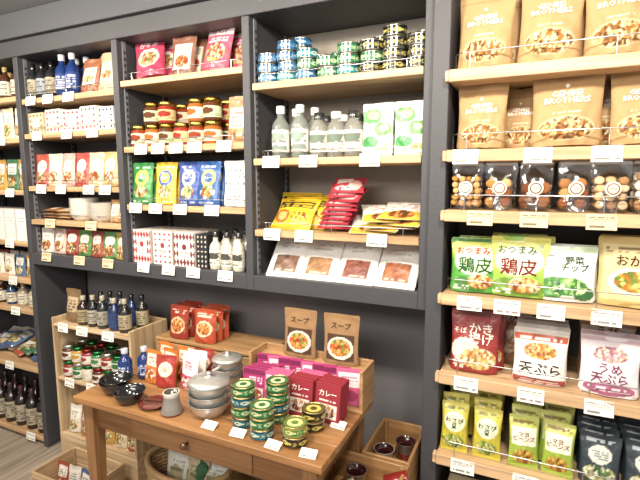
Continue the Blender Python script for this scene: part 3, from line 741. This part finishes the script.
# ================================================================ LEFT CRATE SHELVES
b=B(); C2='d6bc96'
X0,X1,Y0,Y1=-2.23,-1.675,1.50,1.74
for z0,z1 in [(.157,.466),(.466,.80)]:
    b.add(bx(X0,X1,Y0,Y1,z0,z0+.014,C2,WOODX))
    b.add(bx(X0,X0+.014,Y0,Y1,z0+.014,z1-.001,C2,WOODZ)); b.add(bx(X1-.014,X1,Y0,Y1,z0+.014,z1-.001,C2,WOODZ))
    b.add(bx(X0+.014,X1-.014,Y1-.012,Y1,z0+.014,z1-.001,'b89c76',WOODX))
b.add(bx(X0+.014,X1-.014,Y0,Y1-.012,.755,.769,C2,WOODX))
b.add(bx(X0,X1,Y0,Y1,0,.157,C2,WOODX))
UC=b.done('wooden_crate_shelf')
b=B()
for z,xs in [(.735,[-2.14,-2.0,-1.82]),(.445,[-2.12,-1.96,-1.8])]:
    for x in xs: n+=1; b.add(TAGS[n%4],x,Y0-.006,z,random.uniform(-3,3),8)
b.done('price_cards',UC)
b=B()
ss=[(.03,.15,'2a1c16','a89870'),(.028,.16,'1c1e24','b0a898'),(.028,.165,'20242c','a09888'),(.028,.16,'1c2c5a','2c4480'),(.03,.165,'24201c','b0a080')]
for k,x in enumerate([-2.06,-1.99,-1.92,-1.84,-1.77]):
    rr,h,c,l=ss[k]; b.put(bottle(rr,h,c,'a8a088',l,260+k),x,1.56,.769); b.put(bottle(rr,h,c,'101010',l,260+k),x+.02,1.65,.769)
b.done('sake_bottles')
b=B(); b.put(pouch(.11,.17,.05,'7a5e40',[('r',.15,.3,.85,.75,'bba580'),('t',.2,.35,.8,.7,'3a2a1a',4,6)],mat=KRAFT,seed=266),-2.15,1.57,.769,0,4); b.done('coffee_bag')
b=B()
pc=['8a2a20','2f6a38','c8bfa8','5a2c1a','b88a30','983040','3f7a48']
for k in range(7):
    for j in range(2):
        q=jar(.034,.085,pc[(k+j*3)%7],['2f8a48','d8d8d0','2f8a48','a83a30'][(k+j)%4],'dcd6c8',270+k)
        b.put(q,-2.17+k*.072,1.545,.4805+j*.0855,random.uniform(-20,20)); b.put(q,-2.17+k*.072,1.63,.4805+j*.0855)
b.done('seasoning_jars')
b=B()
for k in range(6):
    q=rndpouch(400+k,.085,.14)
    for j in range(3): b.put(q,-2.16+k*.085,1.54+j*.045,.1715,random.uniform(-6,6),6)
b.done('confectionery_pouches')
b=B(); crate(b,-2.05,-1.7,1.22,1.45,0,.17,.012,'cbae86',True,2); b.done('wooden_crate')
b=B()
for k in range(4): b.put(rndpouch(420+k,.075,.14),-1.99+k*.078,1.33,.0125,random.uniform(-8,8),8)
b.done('tea_pouches')

# ================================================================ LOWER RIGHT CRATES with lacquerware
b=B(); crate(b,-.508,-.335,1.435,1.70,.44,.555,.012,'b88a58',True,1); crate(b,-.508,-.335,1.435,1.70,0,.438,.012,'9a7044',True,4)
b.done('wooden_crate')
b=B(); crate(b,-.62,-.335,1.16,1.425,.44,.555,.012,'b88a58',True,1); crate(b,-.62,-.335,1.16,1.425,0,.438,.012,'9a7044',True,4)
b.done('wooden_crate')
b=B()
def cup(c1,c2): return lathe([(0,0),(.026,0),(.03,.004),(.034,.04),(.037,.075),(.039,.078),(.035,.077),(.031,.04),(.026,.008),(0,.006)],[c1,c1,c1,c2,c2,c2,'3a1512','3a1512','3a1512'],GLAZE,28)
b.put(cup('8a221e','8a221e'),-.40,1.36,.475,20,0,80); b.put(cup('962e26','a09888'),-.42,1.27,.475,-20,0,76); b.put(cup('7a1e1c','6a5a50'),-.50,1.36,.452,60,0,0)
b.put(cup('c8b088','d8c4a0'),-.54,1.26,.452,40,0,80)
b.done('lacquer_cups')
b=B(); b.put(cup('7a221c','a09888'),-.45,1.52,.452,10,0,0); b.put(cup('7a221c','605048'),-.39,1.60,.452,10,0,0); b.done('lacquer_cups')

# basket on a low crate under the table
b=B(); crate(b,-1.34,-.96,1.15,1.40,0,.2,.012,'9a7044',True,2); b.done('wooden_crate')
b=B()
cx,cy,bz=-1.15,1.275,.2; rx,ry=.18,.115
for k in range(16):
    z=bz+.008+k*.0135; s=.82+.18*k/15
    pts=[(cx+math.cos(t)*rx*s*(1+.012*math.cos(16*t+math.pi*(k%2))),cy+math.sin(t)*ry*s*(1+.02*math.cos(16*t+math.pi*(k%2))),z) for t in np.linspace(0,2*math.pi,65)]
    b.add(tube(pts,.0075,['b08e60','a28056'][k%2],KRAFT))
for t in np.linspace(0,2*math.pi,33)[:-1]:
    b.add(tube([(cx+math.cos(t)*rx*.82,cy+math.sin(t)*ry*.82,bz+.002),(cx+math.cos(t)*rx*1.0,cy+math.sin(t)*ry*1.0,bz+.225)],.004,'8a6a42',KRAFT))
b.add(tube([(cx+math.cos(t)*rx,cy+math.sin(t)*ry,bz+.228) for t in np.linspace(0,2*math.pi,49)],.011,'a88458',KRAFT,8))
b.add(lathe([(0,.004),(.82*rx,.004)],'8a6a42',KRAFT,32,1,ry/rx),cx,cy,bz)
b.done('wicker_basket')
b=B()
for k in range(4): b.put(pouch(.11,.215,.045,['dcd8cc','3a6a48','d0c098','d0d0c8'][k],[('e',.5,.6,.3,.2,'b8a880'),('t',.2,.7,.8,.9,'5a6a40',3,8)],kind='pillow',seed=280+k),-1.23+k*.055,1.275,bz+.012,random.uniform(-25,25),10+4*(k%2),random.uniform(-10,10))
b.done('vegetable_packs')

# ================================================================ camera & light
cam=bpy.data.cameras.new('camera'); cam.sensor_width=36; cam.lens=460/640*36; cam.clip_start=.02
co=bpy.data.objects.new('camera',cam); sc.collection.objects.link(co)
co.location=(0,0,1.5); co.rotation_euler=(math.radians(90-7.4),0,math.radians(25)); sc.camera=co
def area(name,loc,tgt,size,power,col,sy=None):
    l=bpy.data.lights.new(name,'AREA'); l.energy=power; l.color=col; l.size=size
    if sy: l.shape='RECTANGLE'; l.size_y=sy
    o=bpy.data.objects.new(name,l); sc.collection.objects.link(o); o.location=loc
    o.rotation_euler=(Vector(tgt)-Vector(loc)).to_track_quat('-Z','Y').to_euler()
for i,x in enumerate([-2.6,-1.7,-.8,.1]):
    area('ceiling_spot_lamp',(x,.55,2.28),(x-.1,1.7,1.1),.16,[21,21,22,26][i],(1,.90,.75))
area('ceiling_panel_lamp',(-.8,-.6,2.29),(-.9,1.4,.9),1.6,72,(1,.94,.85),.8)
w=bpy.data.worlds.new('world'); sc.world=w; w.use_nodes=True
w.node_tree.nodes['Background'].inputs[0].default_value=(1,.96,.91,1); w.node_tree.nodes['Background'].inputs[1].default_value=.72
